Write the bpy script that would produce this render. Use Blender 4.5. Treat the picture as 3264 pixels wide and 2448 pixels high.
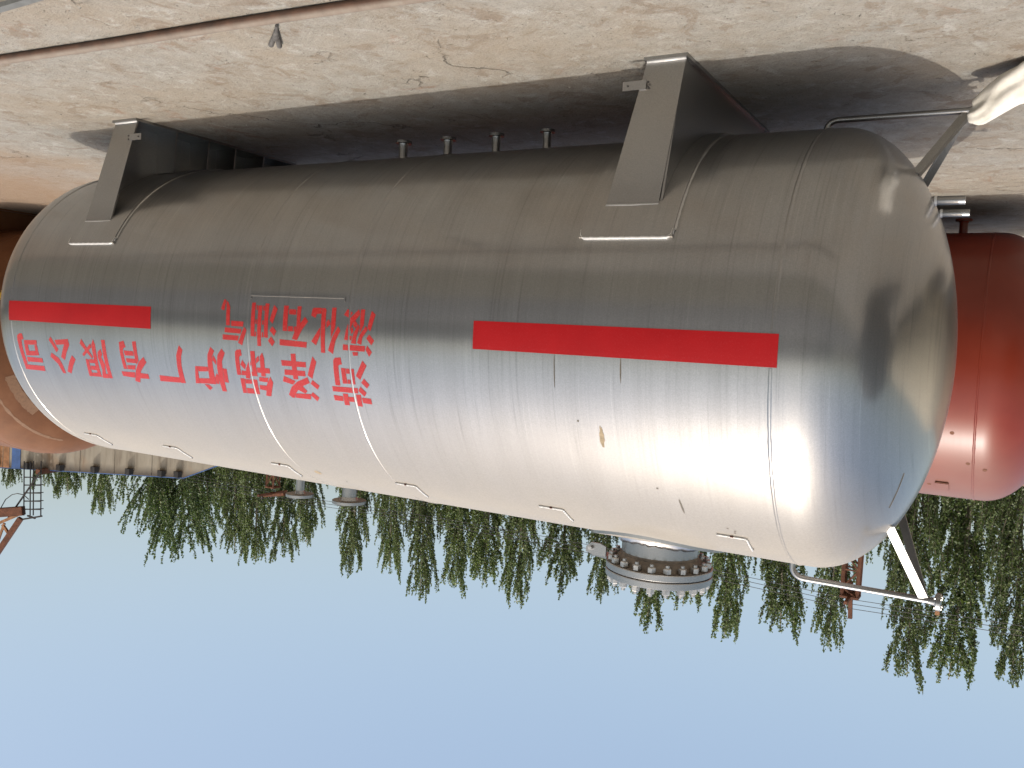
import bpy, bmesh, math, random
from mathutils import Vector, Matrix

# ------------------------------------------------------------------ clear
for o in list(bpy.data.objects): bpy.data.objects.remove(o, do_unlink=True)
scn = bpy.context.scene
COL = scn.collection

# ------------------------------------------------------------------ camera (the picture was taken with the phone upside down)
CAM = Vector((0, 0, 1.524))
cR = Vector((0.86427648, -0.49975492, 0.05719427))
cU = Vector((-0.07226601, -0.01083823, 0.9973265))
cF = Vector((0.49779894, 0.86609904, 0.04548252))
cd = bpy.data.cameras.new('camera'); cam = bpy.data.objects.new('camera', cd); COL.objects.link(cam)
cd.sensor_width = 36; cd.lens = 31.115; cd.clip_end = 3000; cd.clip_start = 0.05
cam.matrix_world = Matrix(((-cR.x, -cU.x, -cF.x, CAM.x), (-cR.y, -cU.y, -cF.y, CAM.y), (-cR.z, -cU.z, -cF.z, CAM.z), (0, 0, 0, 1)))
scn.camera = cam

# ------------------------------------------------------------------ sky and sun
SUN = Vector((-0.008, -0.40, 0.917)).normalized()
w = bpy.data.worlds.new('World'); scn.world = w; w.use_nodes = True
nt = w.node_tree; nt.nodes.clear()
sky = nt.nodes.new('ShaderNodeTexSky'); sky.sky_type = 'NISHITA'; sky.sun_disc = False
sky.sun_elevation = math.asin(SUN.z); sky.sun_rotation = math.radians(180)
sky.air_density = 1.5; sky.dust_density = 6.8; sky.ozone_density = 0.0; sky.altitude = 0
bg = nt.nodes.new('ShaderNodeBackground'); bg.inputs['Strength'].default_value = 0.15
wo = nt.nodes.new('ShaderNodeOutputWorld')
nt.links.new(sky.outputs[0], bg.inputs['Color']); nt.links.new(bg.outputs[0], wo.inputs['Surface'])
sd = bpy.data.lights.new('sun', 'SUN'); sd.energy = 2.05; sd.angle = math.radians(0.53); sd.color = (1.0, 0.96, 0.90)
so = bpy.data.objects.new('sun', sd); COL.objects.link(so)
so.rotation_euler = SUN.to_track_quat('Z', 'Y').to_euler(); so.location = (0, -10, 30)

scn.view_settings.view_transform = 'Standard'; scn.view_settings.look = 'None'
scn.view_settings.exposure = 0.60; scn.view_settings.gamma = 1.0
scn.view_settings.use_curve_mapping = False

# ------------------------------------------------------------------ node helpers
class NT:
    def __init__(s, name):
        s.m = bpy.data.materials.new(name); s.m.use_nodes = True
        s.t = s.m.node_tree; s.t.nodes.clear()
        s.out = s.n('ShaderNodeOutputMaterial'); s.p = s.n('ShaderNodeBsdfPrincipled')
        s.t.links.new(s.p.outputs[0], s.out.inputs[0])
    def n(s, t, **k):
        q = s.t.nodes.new(t)
        for a, b in k.items(): setattr(q, a, b)
        return q
    def l(s, a, b): s.t.links.new(a, b)
    def set(s, **k):
        for a, b in k.items(): s.p.inputs[a.replace('_', ' ')].default_value = b
    def coord(s, scale=(1, 1, 1), kind='Object', loc=(0, 0, 0), rot=(0, 0, 0)):
        tc = s.n('ShaderNodeTexCoord'); mp = s.n('ShaderNodeMapping')
        mp.inputs['Scale'].default_value = scale; mp.inputs['Location'].default_value = loc; mp.inputs['Rotation'].default_value = rot
        s.l(tc.outputs[kind], mp.inputs[0]); return mp.outputs[0]
    def pos(s, scale=(1, 1, 1), loc=(0, 0, 0), rot=(0, 0, 0)):
        g = s.n('ShaderNodeNewGeometry'); mp = s.n('ShaderNodeMapping')
        mp.inputs['Scale'].default_value = scale; mp.inputs['Location'].default_value = loc; mp.inputs['Rotation'].default_value = rot
        s.l(g.outputs['Position'], mp.inputs[0]); return mp.outputs[0]
    def noise(s, vec, scale, detail=4, rough=.55, dist=0):
        q = s.n('ShaderNodeTexNoise'); q.inputs['Scale'].default_value = scale; q.inputs['Detail'].default_value = detail
        q.inputs['Roughness'].default_value = rough; q.inputs['Distortion'].default_value = dist
        s.l(vec, q.inputs['Vector']); return q.outputs['Fac']
    def ramp(s, fac, stops):
        q = s.n('ShaderNodeValToRGB'); e = q.color_ramp.elements
        while len(e) < len(stops): e.new(.5)
        for i, (p, c) in enumerate(stops):
            e[i].position = p; e[i].color = (c, c, c, 1) if isinstance(c, (int, float)) else (*c, 1)
        s.l(fac, q.inputs[0]); return q.outputs[0]
    def mix(s, fac, a, b, mode='MIX'):
        q = s.n('ShaderNodeMix', data_type='RGBA', blend_type=mode)
        for i, x in ((0, fac), (6, a), (7, b)):
            if isinstance(x, (int, float)): q.inputs[i].default_value = x
            elif isinstance(x, tuple): q.inputs[i].default_value = (*x, 1)
            else: s.l(x, q.inputs[i])
        return q.outputs[2]
    def math(s, op, a, b=None, clamp=False):
        q = s.n('ShaderNodeMath', operation=op); q.use_clamp = clamp
        for i, x in ((0, a), (1, b)):
            if x is None: continue
            if isinstance(x, (int, float)): q.inputs[i].default_value = x
            else: s.l(x, q.inputs[i])
        return q.outputs[0]
    def bump(s, hgt, strength=.3, dist=.01, normal=None):
        q = s.n('ShaderNodeBump'); q.inputs['Strength'].default_value = strength; q.inputs['Distance'].default_value = dist
        s.l(hgt, q.inputs['Height'])
        if normal is not None: s.l(normal, q.inputs['Normal'])
        s.l(q.outputs[0], s.p.inputs['Normal']); return q.outputs[0]
    def nz(s):
        g = s.n('ShaderNodeNewGeometry'); x = s.n('ShaderNodeSeparateXYZ'); s.l(g.outputs['Normal'], x.inputs[0]); return x.outputs[2]

MAT = {}
def plain(name, col, rough=.5, metal=0., var=.25, scale=6., bump=.15, spec=.5):
    m = NT(name); v = m.pos(); n = m.noise(v, scale, 6, .6)
    f = m.ramp(n, [(.25, 1 - var), (.75, 1 + var * .4)])
    m.l(m.mix(1., tuple(col), f, 'MULTIPLY'), m.p.inputs['Base Color'])
    m.set(Roughness=rough, Metallic=metal); m.p.inputs['Specular IOR Level'].default_value = spec
    if bump: m.bump(m.noise(v, scale * 9, 5, .6), bump, .004)
    MAT[name] = m.m; return m

def silver(name, dust=True, rough=.175, streak=True, base=.285, wide=2.0, mixw=.28):
    """aluminium-flake paint: a tight and a broad metallic lobe mixed, dust settled on faces that look up"""
    m = NT(name); p2 = m.n('ShaderNodeBsdfPrincipled')
    v = m.pos((1, 1, 1))
    big = m.noise(v, 1.3, 5, .6)
    st = m.noise(m.pos((60, 1.1, 1.1)), 1.0, 4, .65)       # roller streaks running round the shell
    st2 = m.noise(m.pos((9, .4, .4)), 1.0, 3, .5)
    fine = m.noise(v, 150, 2, .6)
    c = m.ramp(big, [(.3, (base * .94, base * .945, base * .95)), (.7, (base * 1.05, base * 1.045, base * 1.03))])
    if streak:
        c = m.mix(m.ramp(st, [(.30, .5), (.40, .12), (.5, 0.)]), c, (base * .62, base * .62, base * .62))
        c = m.mix(m.ramp(st, [(.62, 0.), (.74, .45)]), c, (base * 1.35, base * 1.35, base * 1.33))
        c = m.mix(m.ramp(st2, [(.35, .25), (.6, 0.)]), c, (base * .75, base * .74, base * .72))
    c = m.mix(.35, c, m.mix(1., c, m.ramp(fine, [(.3, .75), (.7, 1.2)]), 'MULTIPLY'))
    m.l(m.math('ADD', rough - .02, m.math('MULTIPLY', st2, .04)), m.p.inputs['Roughness']); p2.inputs['Roughness'].default_value = .48
    for q in (m.p, p2): q.inputs['Metallic'].default_value = 1.
    m.l(c, m.p.inputs['Base Color']); m.l(m.mix(1., c, (wide, wide * .995, wide * .98), 'MULTIPLY'), p2.inputs['Base Color'])
    b1 = m.n('ShaderNodeBump'); b0 = m.n('ShaderNodeBump'); b0.inputs['Strength'].default_value = .22; b0.inputs['Distance'].default_value = .006
    m.l(m.noise(m.pos((1.6, 1.1, 1.1)), 1.4, 2, .4), b0.inputs['Height'])
    b1.inputs['Strength'].default_value = .10; b1.inputs['Distance'].default_value = .004
    m.l(st, b1.inputs['Height']); m.l(b0.outputs[0], b1.inputs['Normal'])
    bn = m.bump(m.noise(v, 240, 2, .5), .05, .001, b1.outputs[0]); m.l(bn, p2.inputs['Normal'])
    mx = m.n('ShaderNodeMixShader'); mx.inputs[0].default_value = mixw
    m.l(m.p.outputs[0], mx.inputs[1]); m.l(p2.outputs[0], mx.inputs[2]); last = mx.outputs[0]
    if dust:
        d = m.math('MULTIPLY', m.ramp(m.nz(), [(.34, 0.), (.60, .5), (.88, .97)]), m.ramp(m.noise(v, 2.2, 6, .65), [(.2, .8), (.8, 1.)]))
        pd = m.n('ShaderNodeBsdfPrincipled'); pd.inputs['Roughness'].default_value = .75; pd.inputs['Specular IOR Level'].default_value = .3
        m.l(m.mix(m.ramp(m.noise(v, 90, 4, .7), [(.3, 0.), (.7, 1.)]), (.225, .203, .172), (.28, .258, .224)), pd.inputs['Base Color']); m.l(bn, pd.inputs['Normal'])
        m2 = m.n('ShaderNodeMixShader'); m.l(d, m2.inputs[0]); m.l(last, m2.inputs[1]); m.l(pd.outputs[0], m2.inputs[2]); last = m2.outputs[0]
    m.l(last, m.out.inputs[0])
    MAT[name] = m.m; return m

silver('silver_paint'); silver('silver_steel', False, .26, False, .29, 1.55)
silver('silver_dull', False, .38, False, .22, 1.2, .5)
silver('weld_silver', False, .20, False, .40)
plain('weld', (.55, .54, .52), .35, .1, .2, 60, .1)
plain('bolt_steel', (.50, .49, .47), .38, .8, .4, 40, .1)
plain('flange_rusty', (.20, .165, .13), .6, .35, .5, 25, .2)
plain('rubber_black', (.02, .02, .02), .8, 0, .3, 20, .1)

# red sprayed paint
m = NT('red_paint'); v = m.pos()
c = m.mix(m.ramp(m.noise(v, 3, 5, .6), [(.3, 0.), (.7, 1.)]), (.25, .003, .005), (.30, .005, .007))
c = m.mix(m.ramp(m.noise(v, 150, 3, .7), [(.55, 0.), (.75, .35)]), c, (.30, .06, .06))
m.l(c, m.p.inputs['Base Color']); m.set(Roughness=.40); m.p.inputs['Specular IOR Level'].default_value = .25
m.bump(m.noise(m.pos((70, 1.3, 1.3)), 1, 3, .6), .08, .004); MAT['red_paint'] = m.m
m = NT('red_stencil'); v = m.pos()
c = m.mix(m.ramp(m.noise(v, 4, 5, .6), [(.3, 0.), (.7, 1.)]), (.29, .006, .006), (.35, .014, .013))
c = m.mix(m.ramp(m.noise(v, 190, 3, .7), [(.5, 0.), (.72, .5)]), c, (.42, .13, .12))
m.l(c, m.p.inputs['Base Color']); m.set(Roughness=.36); MAT['red_stencil'] = m.m
plain('stain', (.27, .21, .13), .75, 0, .4, 60, .2)
plain('stain_dark', (.10, .085, .065), .7, 0, .4, 60, .2)

# red glossy tank
m = NT('tank_red'); v = m.pos()
c = m.ramp(m.noise(v, 1.6, 6, .6), [(.3, (.125, .016, .007)), (.7, (.165, .024, .011))])
d = m.math('MULTIPLY', m.ramp(m.nz(), [(.35, 0.), (.95, .85)]), m.ramp(m.noise(v, 3, 6, .65), [(.2, .7), (.8, 1.)]))
c = m.mix(d, c, (.16, .105, .085))
m.l(c, m.p.inputs['Base Color']); m.l(m.math('ADD', .30, m.math('MULTIPLY', d, .22)), m.p.inputs['Roughness'])
m.p.inputs['Specular IOR Level'].default_value = .36
m.bump(m.noise(m.pos((40, 1, 1)), 1, 3, .6), .05, .004); MAT['tank_red'] = m.m
# brown primer tank
m = NT('tank_brown'); v = m.pos()
c = m.ramp(m.noise(v, 2.2, 7, .65), [(.25, (.08, .030, .011)), (.55, (.12, .047, .018)), (.8, (.15, .066, .030))])
d = m.math('MULTIPLY', m.ramp(m.nz(), [(.5, 0.), (1., .7)]), m.ramp(m.noise(v, 5, 6, .65), [(.3, .3), (.7, 1.)]))
c = m.mix(d, c, (.13, .075, .048))
m.l(c, m.p.inputs['Base Color']); m.set(Roughness=.7); m.p.inputs['Specular IOR Level'].default_value = .25; m.bump(m.noise(v, 60, 5, .6), .2, .004); MAT['tank_brown'] = m.m
plain('tank_cream', (.50, .44, .32), .55, 0, .3, 2, .1)
plain('tape_tan', (.165, .085, .042), .7, 0, .3, 30, .1)
plain('yellow_paint', (.5, .33, .02), .5, 0, .3, 4, .1)

# concrete
m = NT('concrete'); v = m.pos()
n1 = m.noise(v, .55, 8, .62, .6); n2 = m.noise(v, 4.2, 9, .70, .6); n3 = m.noise(v, 11, 7, .7); n4 = m.noise(v, 70, 4, .7)
warp = m.noise(m.pos((1, 1, 1), (7, 3, 0)), 3.2, 9, .68, .9)
c = m.ramp(n3, [(.25, (0.192, 0.178, 0.153)), (.5, (0.246, 0.234, 0.207)), (.75, (0.288, 0.278, 0.250))])
c = m.mix(m.ramp(n2, [(.45, 0.), (.62, .48)]), c, (0.198, 0.163, 0.124))
c = m.mix(m.ramp(n1, [(.45, 0.), (.66, .6)]), c, (0.243, 0.200, 0.148))
c = m.mix(m.ramp(warp, [(.56, 0.), (.58, .45), (.65, .65)]), c, (0.166, 0.126, 0.093))
c = m.mix(m.ramp(m.noise(m.pos((1, 1, 1), (21, 9, 0)), 1.9, 8, .7, 1.), [(.61, 0.), (.68, .5)]), c, (0.192, 0.100, 0.062))
c = m.mix(m.ramp(m.noise(m.pos((1, 1, 1), (3, 39, 0)), 5.5, 9, .74, .5), [(.55, 0.), (.63, .65)]), c, (0.320, 0.316, 0.290))
c = m.mix(m.ramp(n4, [(.30, .6), (.47, 0.)]), c, (0.102, 0.086, 0.069))
pit = m.ramp(m.noise(m.pos((1, 1, 1), (5, 5, 0)), 26, 5, .75, 1.5), [(.33, 1.), (.37, 0.)])
c = m.mix(m.math('MULTIPLY', pit, .75), c, (0.064, 0.053, 0.041))
fl = m.noise(m.pos((1, 1, 1), (13, 2, 0)), 7.5, 9, .78, 1.2)
c = m.mix(m.math('MULTIPLY', m.ramp(fl, [(.485, 0.), (.497, .8), (.503, .8), (.515, 0.)]), m.ramp(m.noise(v, 1.7, 4, .6), [(.48, 0.), (.6, .8)])), c, (.12, .095, .07))
# broken crack lines
vo = m.n('ShaderNodeTexVoronoi', feature='DISTANCE_TO_EDGE'); vo.inputs['Scale'].default_value = .55
dv = m.n('ShaderNodeVectorMath', operation='ADD'); nn = m.n('ShaderNodeTexNoise'); nn.inputs['Scale'].default_value = 2.6; nn.inputs['Detail'].default_value = 7
m.l(v, nn.inputs['Vector']); sc = m.n('ShaderNodeVectorMath', operation='SCALE'); sc.inputs['Scale'].default_value = .8
m.l(nn.outputs['Color'], sc.inputs[0]); m.l(v, dv.inputs[0]); m.l(sc.outputs[0], dv.inputs[1]); m.l(dv.outputs[0], vo.inputs['Vector'])
cr = m.math('MULTIPLY', m.ramp(vo.outputs['Distance'], [(.0, 1.), (.004, .6), (.008, 0.)]), m.ramp(m.noise(v, 1.1, 3, .5), [(.55, 0.), (.63, .7)]))
c = m.mix(m.math('MULTIPLY', cr, .85), c, (0.045, 0.033, 0.024))
# reddish earth beyond the working area
sx = m.n('ShaderNodeSeparateXYZ'); m.l(v, sx.inputs[0])
far = m.math('ADD', sx.outputs[0], m.math('MULTIPLY', n1, 3.))
c = m.mix(m.ramp(m.math('MULTIPLY', far, .05), [(.46, 0.), (.58, .8)]), c, (0.192, 0.126, 0.076))
c = m.mix(1., c, (.90, .905, .91), 'MULTIPLY')
m.l(c, m.p.inputs['Base Color']); m.set(Roughness=.88); m.p.inputs['Specular IOR Level'].default_value = .25
hh = m.math('SUBTRACT', m.math('ADD', m.math('MULTIPLY', n3, .5), m.math('MULTIPLY', n4, .25)), m.math('ADD', m.math('MULTIPLY', pit, .7), cr))
hh = m.math('ADD', hh, m.math('MULTIPLY', n2, .8))
m.bump(hh, .75, .03); MAT['concrete'] = m.m
m = NT('pipe_rust'); v = m.pos()
c = m.ramp(m.noise(v, 9, 6, .65), [(.3, (.04, .022, .014)), (.6, (.085, .043, .026)), (.8, (.12, .065, .038))])
d = m.math('MULTIPLY', m.ramp(m.nz(), [(.1, 0.), (.75, .9)]), m.ramp(m.noise(v, 14, 6, .7), [(.3, .55), (.65, 1.)]))
c = m.mix(d, c, (.175, .15, .122)); m.l(c, m.p.inputs['Base Color']); m.set(Roughness=.8); m.bump(m.noise(v, 90, 4, .6), .25, .003); MAT['pipe_rust'] = m.m
plain('rust_steel', (.14, .055, .028), .8, .15, .6, 5, .3)
plain('rust_light', (.30, .15, .07), .8, .1, .5, 5, .3)
plain('dark_steel', (.035, .032, .03), .6, .3, .4, 6, .2)
plain('crane_blue', (.045, .105, .27), .55, 0, .4, 3, .1)
plain('grey_strip', (.13, .135, .13), .6, .2, .4, 12, .2)
plain('plug_grey', (.085, .08, .075), .65, .1, .5, 60, .3)
plain('wire_dark', (.03, .03, .032), .6, .3, .2, 5, 0)
plain('bark', (.20, .175, .135), .9, 0, .5, 8, .4)
plain('wall_cream', (.55, .48, .36), .8, 0, .25, 1.2, .1)
plain('roof_grey', (.16, .17, .18), .6, 0, .3, 1, .1)
plain('window_dark', (.03, .035, .04), .15, 0, .2, 1, 0)
# crane girder: weathered cream paint with rain streaks
m = NT('girder_cream'); v = m.pos()
stx = m.noise(m.pos((2.2, 2.2, .25)), 1, 5, .65)
c = m.ramp(stx, [(.3, (.13, .105, .075)), (.5, (.24, .215, .17)), (.7, (.29, .265, .215))])
c = m.mix(m.ramp(m.noise(m.pos((.35, .35, .2)), 1, 4, .6), [(.55, 0.), (.68, .7)]), c, (.28, .16, .075))
sxg = m.n('ShaderNodeSeparateXYZ'); m.l(v, sxg.inputs[0])
gz = m.math('ADD', sxg.outputs[2], m.math('MULTIPLY', stx, .5))
c = m.mix(m.ramp(m.math('MULTIPLY', gz, .1), [(.885, 0.), (.925, .85)]), c, (.045, .035, .028))
m.l(c, m.p.inputs['Base Color']); m.set(Roughness=.75); MAT['girder_cream'] = m.m
# white cloth
m = NT('white_cloth'); v = m.pos()
c = m.ramp(m.noise(v, 9, 6, .65), [(.3, (.44, .41, .35)), (.6, (.60, .575, .52))])
m.l(c, m.p.inputs['Base Color']); m.set(Roughness=.8); m.bump(m.noise(v, 55, 5, .6), .25, .006); MAT['white_cloth'] = m.m
# leaves
def leafmat(name, a, b, c3):
    m = NT(name); g = m.n('ShaderNodeNewGeometry')
    c = m.ramp(g.outputs['Random Per Island'], [(0., a), (.55, b), (1., c3)])
    oi = m.n('ShaderNodeObjectInfo'); hv = m.n('ShaderNodeHueSaturation')
    m.l(m.math('ADD', .85, m.math('MULTIPLY', oi.outputs['Random'], .35)), hv.inputs['Value']); m.l(c, hv.inputs['Color']); c = hv.outputs[0]
    m.l(c, m.p.inputs['Base Color']); m.set(Roughness=.45); m.p.inputs['Specular IOR Level'].default_value = .4
    t = m.n('ShaderNodeBsdfTranslucent'); m.l(m.mix(1., c, (1.1, 1.25, .5), 'MULTIPLY'), t.inputs[0])
    mx = m.n('ShaderNodeMixShader'); mx.inputs[0].default_value = .34
    m.l(m.p.outputs[0], mx.inputs[1]); m.l(t.outputs[0], mx.inputs[2]); m.l(mx.outputs[0], m.out.inputs[0]); MAT[name] = m.m
leafmat('leaf_poplar', (.068, .102, .040), (.11, .155, .058), (.18, .215, .10))
leafmat('leaf_bushy', (.065, .105, .043), (.105, .16, .062), (.175, .215, .105))

# ------------------------------------------------------------------ object helpers
WL = {}
def wl(o): return WL.get(o.name, Vector((0, 0, 0)))
def tag(o, label=None, cat=None, group=None, kind=None):
    if label: o['label'] = label
    if cat: o['category'] = cat
    if group: o['group'] = group
    if kind: o['kind'] = kind
    return o
def empty(name, loc, label, cat, group=None):
    o = bpy.data.objects.new(name, None); COL.objects.link(o); o.location = loc; o.empty_display_size = .1
    WL[o.name] = Vector(loc); return tag(o, label, cat, group)
def place(me, name, c, parent=None):
    o = bpy.data.objects.new(name, me); COL.objects.link(o); c = Vector(c)
    if parent: o.parent = parent; o.location = c - wl(parent)
    else: o.location = c
    WL[o.name] = c; return o
def mk(name, V, F, mat, parent=None, smooth=False, origin=None, mats=None, fm=None, auto=None):
    V = [Vector(v) for v in V]
    if origin is None:
        lo = [min(v[i] for v in V) for i in range(3)]; hi = [max(v[i] for v in V) for i in range(3)]
        origin = Vector([(lo[i] + hi[i]) / 2 for i in range(3)])
    origin = Vector(origin)
    me = bpy.data.meshes.new(name); me.from_pydata([tuple(v - origin) for v in V], [], F)
    for q in (mats or [mat]): me.materials.append(MAT[q])
    if fm: me.polygons.foreach_set('material_index', fm)
    if smooth: me.polygons.foreach_set('use_smooth', [True] * len(me.polygons))
    bm = bmesh.new(); bm.from_mesh(me); bmesh.ops.recalc_face_normals(bm, faces=bm.faces); bm.to_mesh(me); bm.free()
    if auto is not None:
        me.polygons.foreach_set('use_smooth', [True] * len(me.polygons)); me.set_sharp_from_angle(angle=math.radians(auto))
    me.update()
    return place(me, name, origin, parent)
class B:
    def __init__(s): s.V = []; s.F = []
    def add(s, V, F):
        n = len(s.V); s.V += [Vector(v) for v in V]; s.F += [tuple(i + n for i in f) for f in F]; return s
    def box(s, a, b, ch=0):
        (x0, y0, z0), (x1, y1, z1) = a, b
        return s.add([(x0, y0, z0), (x1, y0, z0), (x1, y1, z0), (x0, y1, z0), (x0, y0, z1), (x1, y0, z1), (x1, y1, z1), (x0, y1, z1)],
                     [(0, 3, 2, 1), (4, 5, 6, 7), (0, 1, 5, 4), (1, 2, 6, 5), (2, 3, 7, 6), (3, 0, 4, 7)])
    def bar(s, a, b, wd, th, up=(0, 0, 1)):
        a = Vector(a); b = Vector(b); d = (b - a).normalized(); r = d.cross(Vector(up))
        if r.length < 1e-4: r = d.cross(Vector((1, 0, 0)))
        r.normalize(); u = r.cross(d); r *= wd / 2; u *= th / 2
        return s.add([a - r - u, a + r - u, a + r + u, a - r + u, b - r - u, b + r - u, b + r + u, b - r + u],
                     [(0, 3, 2, 1), (4, 5, 6, 7), (0, 1, 5, 4), (1, 2, 6, 5), (2, 3, 7, 6), (3, 0, 4, 7)])
    def tube(s, pts, rad, n=12, caps=True):
        pts = [Vector(p) for p in pts]; k = len(pts); base = len(s.V)
        rad = rad if isinstance(rad, (list, tuple)) else [rad] * k
        t0 = (pts[1] - pts[0]).normalized(); up = Vector((0, 0, 1)) if abs(t0.z) < .9 else Vector((1, 0, 0))
        r = t0.cross(up).normalized()
        for i, p in enumerate(pts):
            t = (pts[min(i + 1, k - 1)] - pts[max(i - 1, 0)]).normalized()
            r = (r - t * r.dot(t)).normalized(); u = t.cross(r)
            for j in range(n):
                a = 2 * math.pi * j / n; s.V.append(p + (r * math.cos(a) + u * math.sin(a)) * rad[i])
        for i in range(k - 1):
            for j in range(n):
                j2 = (j + 1) % n; s.F.append((base + i * n + j, base + i * n + j2, base + (i + 1) * n + j2, base + (i + 1) * n + j))
        if caps:
            s.F.append(tuple(base + j for j in range(n))[::-1]); s.F.append(tuple(base + (k - 1) * n + j for j in range(n)))
        return s
    def prism(s, poly, axis, a, b):
        n = len(poly)
        def pt(p, t):
            return {'x': (t, p[0], p[1]), 'y': (p[0], t, p[1]), 'z': (p[0], p[1], t)}[axis]
        return s.add([pt(p, a) for p in poly] + [pt(p, b) for p in poly],
                     [tuple(range(n))[::-1], tuple(range(n, 2 * n))] + [(i, (i + 1) % n, n + (i + 1) % n, n + i) for i in range(n)])
    def lathe(s, prof, c, axis='z', n=32, caps=True):
        # prof: (radius, height) along axis through c
        base = len(s.V); c = Vector(c)
        for r, hgt in prof:
            for j in range(n):
                a = 2 * math.pi * j / n; p, q = r * math.cos(a), r * math.sin(a)
                s.V.append(c + Vector({'z': (p, q, hgt), 'x': (hgt, p, q), 'y': (p, hgt, q)}[axis]))
        k = len(prof)
        for i in range(k - 1):
            for j in range(n):
                j2 = (j + 1) % n; s.F.append((base + i * n + j, base + i * n + j2, base + (i + 1) * n + j2, base + (i + 1) * n + j))
        if caps:
            s.F.append(tuple(base + j for j in range(n))[::-1]); s.F.append(tuple(base + (k - 1) * n + j for j in range(n)))
        return s
    def mk(s, name, mat, parent=None, **k): return mk(name, s.V, s.F, mat, parent, **k)

# ------------------------------------------------------------------ ground (one sheet)
g = mk('ground', [(-1500, -1500, 0), (1500, -1500, 0), (1500, 1500, 0), (-1500, 1500, 0)], [(0, 1, 2, 3)], 'concrete', origin=(0, 0, 0)); tag(g, kind='structure')
# ------------------------------------------------------------------ the silver tank
D0, Z0, RT = 5.18716, 1.45945, 1.2
X0, X1 = 0.91, 6.84                      # tangent lines of the two dished heads
def surf(x, th, r=RT, d=D0, z=Z0):
    t = math.radians(th); return Vector((x, d - r * math.cos(t), z + r * math.sin(t)))
def ring(x0, x1, r, d, z, n=128, k=2):
    V = []; F = []
    for i in range(k):
        for j in range(n): V.append(surf(x0 + (x1 - x0) * i / (k - 1), 360 * j / n, r, d, z))
    for i in range(k - 1):
        for j in range(n): F.append((i * n + j, i * n + (j + 1) % n, (i + 1) * n + (j + 1) % n, (i + 1) * n + j))
    return V, F
def dish(xt, xe, sgn, r, dep, d, z, n=128, k=28):
    V = []; F = []
    for j in range(n): V.append(surf(xe, 360 * j / n, r, d, z))
    for i in range(k):
        a = math.pi / 2 * i / k
        for j in range(n): V.append(surf(xt + sgn * dep * math.sin(a), 360 * j / n, r * math.cos(a), d, z))
    V.append(Vector((xt + sgn * dep, d, z)))
    for i in range(k):
        for j in range(n): F.append((i * n + j, i * n + (j + 1) % n, (i + 1) * n + (j + 1) % n, (i + 1) * n + j))
    for j in range(n): F.append((k * n + j, k * n + (j + 1) % n, len(V) - 1))
    return V, F
def bead(x, r, d, z, br=.008, n=160, a0=0, a1=360):
    V = []; F = []; full = a1 - a0 >= 360; m = n if full else n + 1; rr = random.Random(int(x * 100))
    pr = [(-1.5, -.3), (-.8, .35), (0, .62), (.8, .35), (1.5, -.3)]
    for j in range(m):
        t = a0 + (a1 - a0) * j / n; q = 1 + rr.uniform(-.18, .18)
        for (px, ph) in pr: V.append(surf(x + px * br * q, t, r + ph * br * q, d, z))
    k = len(pr)
    for j in range(n):
        for i in range(k - 1):
            j2 = (j + 1) % m; F.append((j * k + i, j2 * k + i, j2 * k + i + 1, j * k + i + 1))
    return V, F
def patch(x0, x1, t0, t1, r0, r1, d=D0, z=Z0, nx=1, nt=24):
    """slab bent round the shell"""
    V = []; F = []
    for r in (r0, r1):
        for i in range(nx + 1):
            for j in range(nt + 1): V.append(surf(x0 + (x1 - x0) * i / nx, t0 + (t1 - t0) * j / nt, r, d, z))
    N = (nx + 1) * (nt + 1); w = nt + 1
    for s in (0, 1):
        for i in range(nx):
            for j in range(nt):
                a = s * N + i * w + j; F.append((a, a + 1, a + w + 1, a + w))
    edge = [i * w for i in range(nx + 1)] + [nx * w + j for j in range(1, nt + 1)] + [i * w + nt for i in range(nx - 1, -1, -1)] + [j for j in range(nt - 1, 0, -1)]
    for a, b in zip(edge, edge[1:] + edge[:1]): F.append((a, b, N + b, N + a))
    return V, F

tank = empty('storage_tank', ((X0 + X1) / 2, D0, 0), 'large silver horizontal pressure tank with red stripes and red stencilled characters on two saddles', 'tank')
SX = [0.973, 3.405, 4.232, 6.78]
sh = mk('shell', *ring(SX[0], SX[3], RT, D0, Z0, 160, 10), 'silver_paint', tank, smooth=True)
h1 = mk('dished_head', *dish(X0, SX[0], -1, RT, .60, D0, Z0), 'silver_paint', tank, smooth=True)
h2 = mk('dished_head', *dish(X1, SX[3], 1, RT, .60, D0, Z0), 'silver_paint', tank, smooth=True)
for x in SX: mk('weld_seam', *bead(x, RT, D0, Z0, .0065 if x > 3 and x < 5 else .0075, 170, 5.2 if x < 1 or x > 6 else 0, 357.6 if x < 1 or x > 6 else 360), 'silver_paint', tank, smooth=True)
# red stripes
for x0, x1 in ((.945, 2.548), (5.15, 6.806)):
    mk('painted_stripe', *patch(x0, x1, -2.2, 5.0, RT + .0006, RT + .0016, nx=12, nt=6), 'red_paint', tank, smooth=False)
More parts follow.
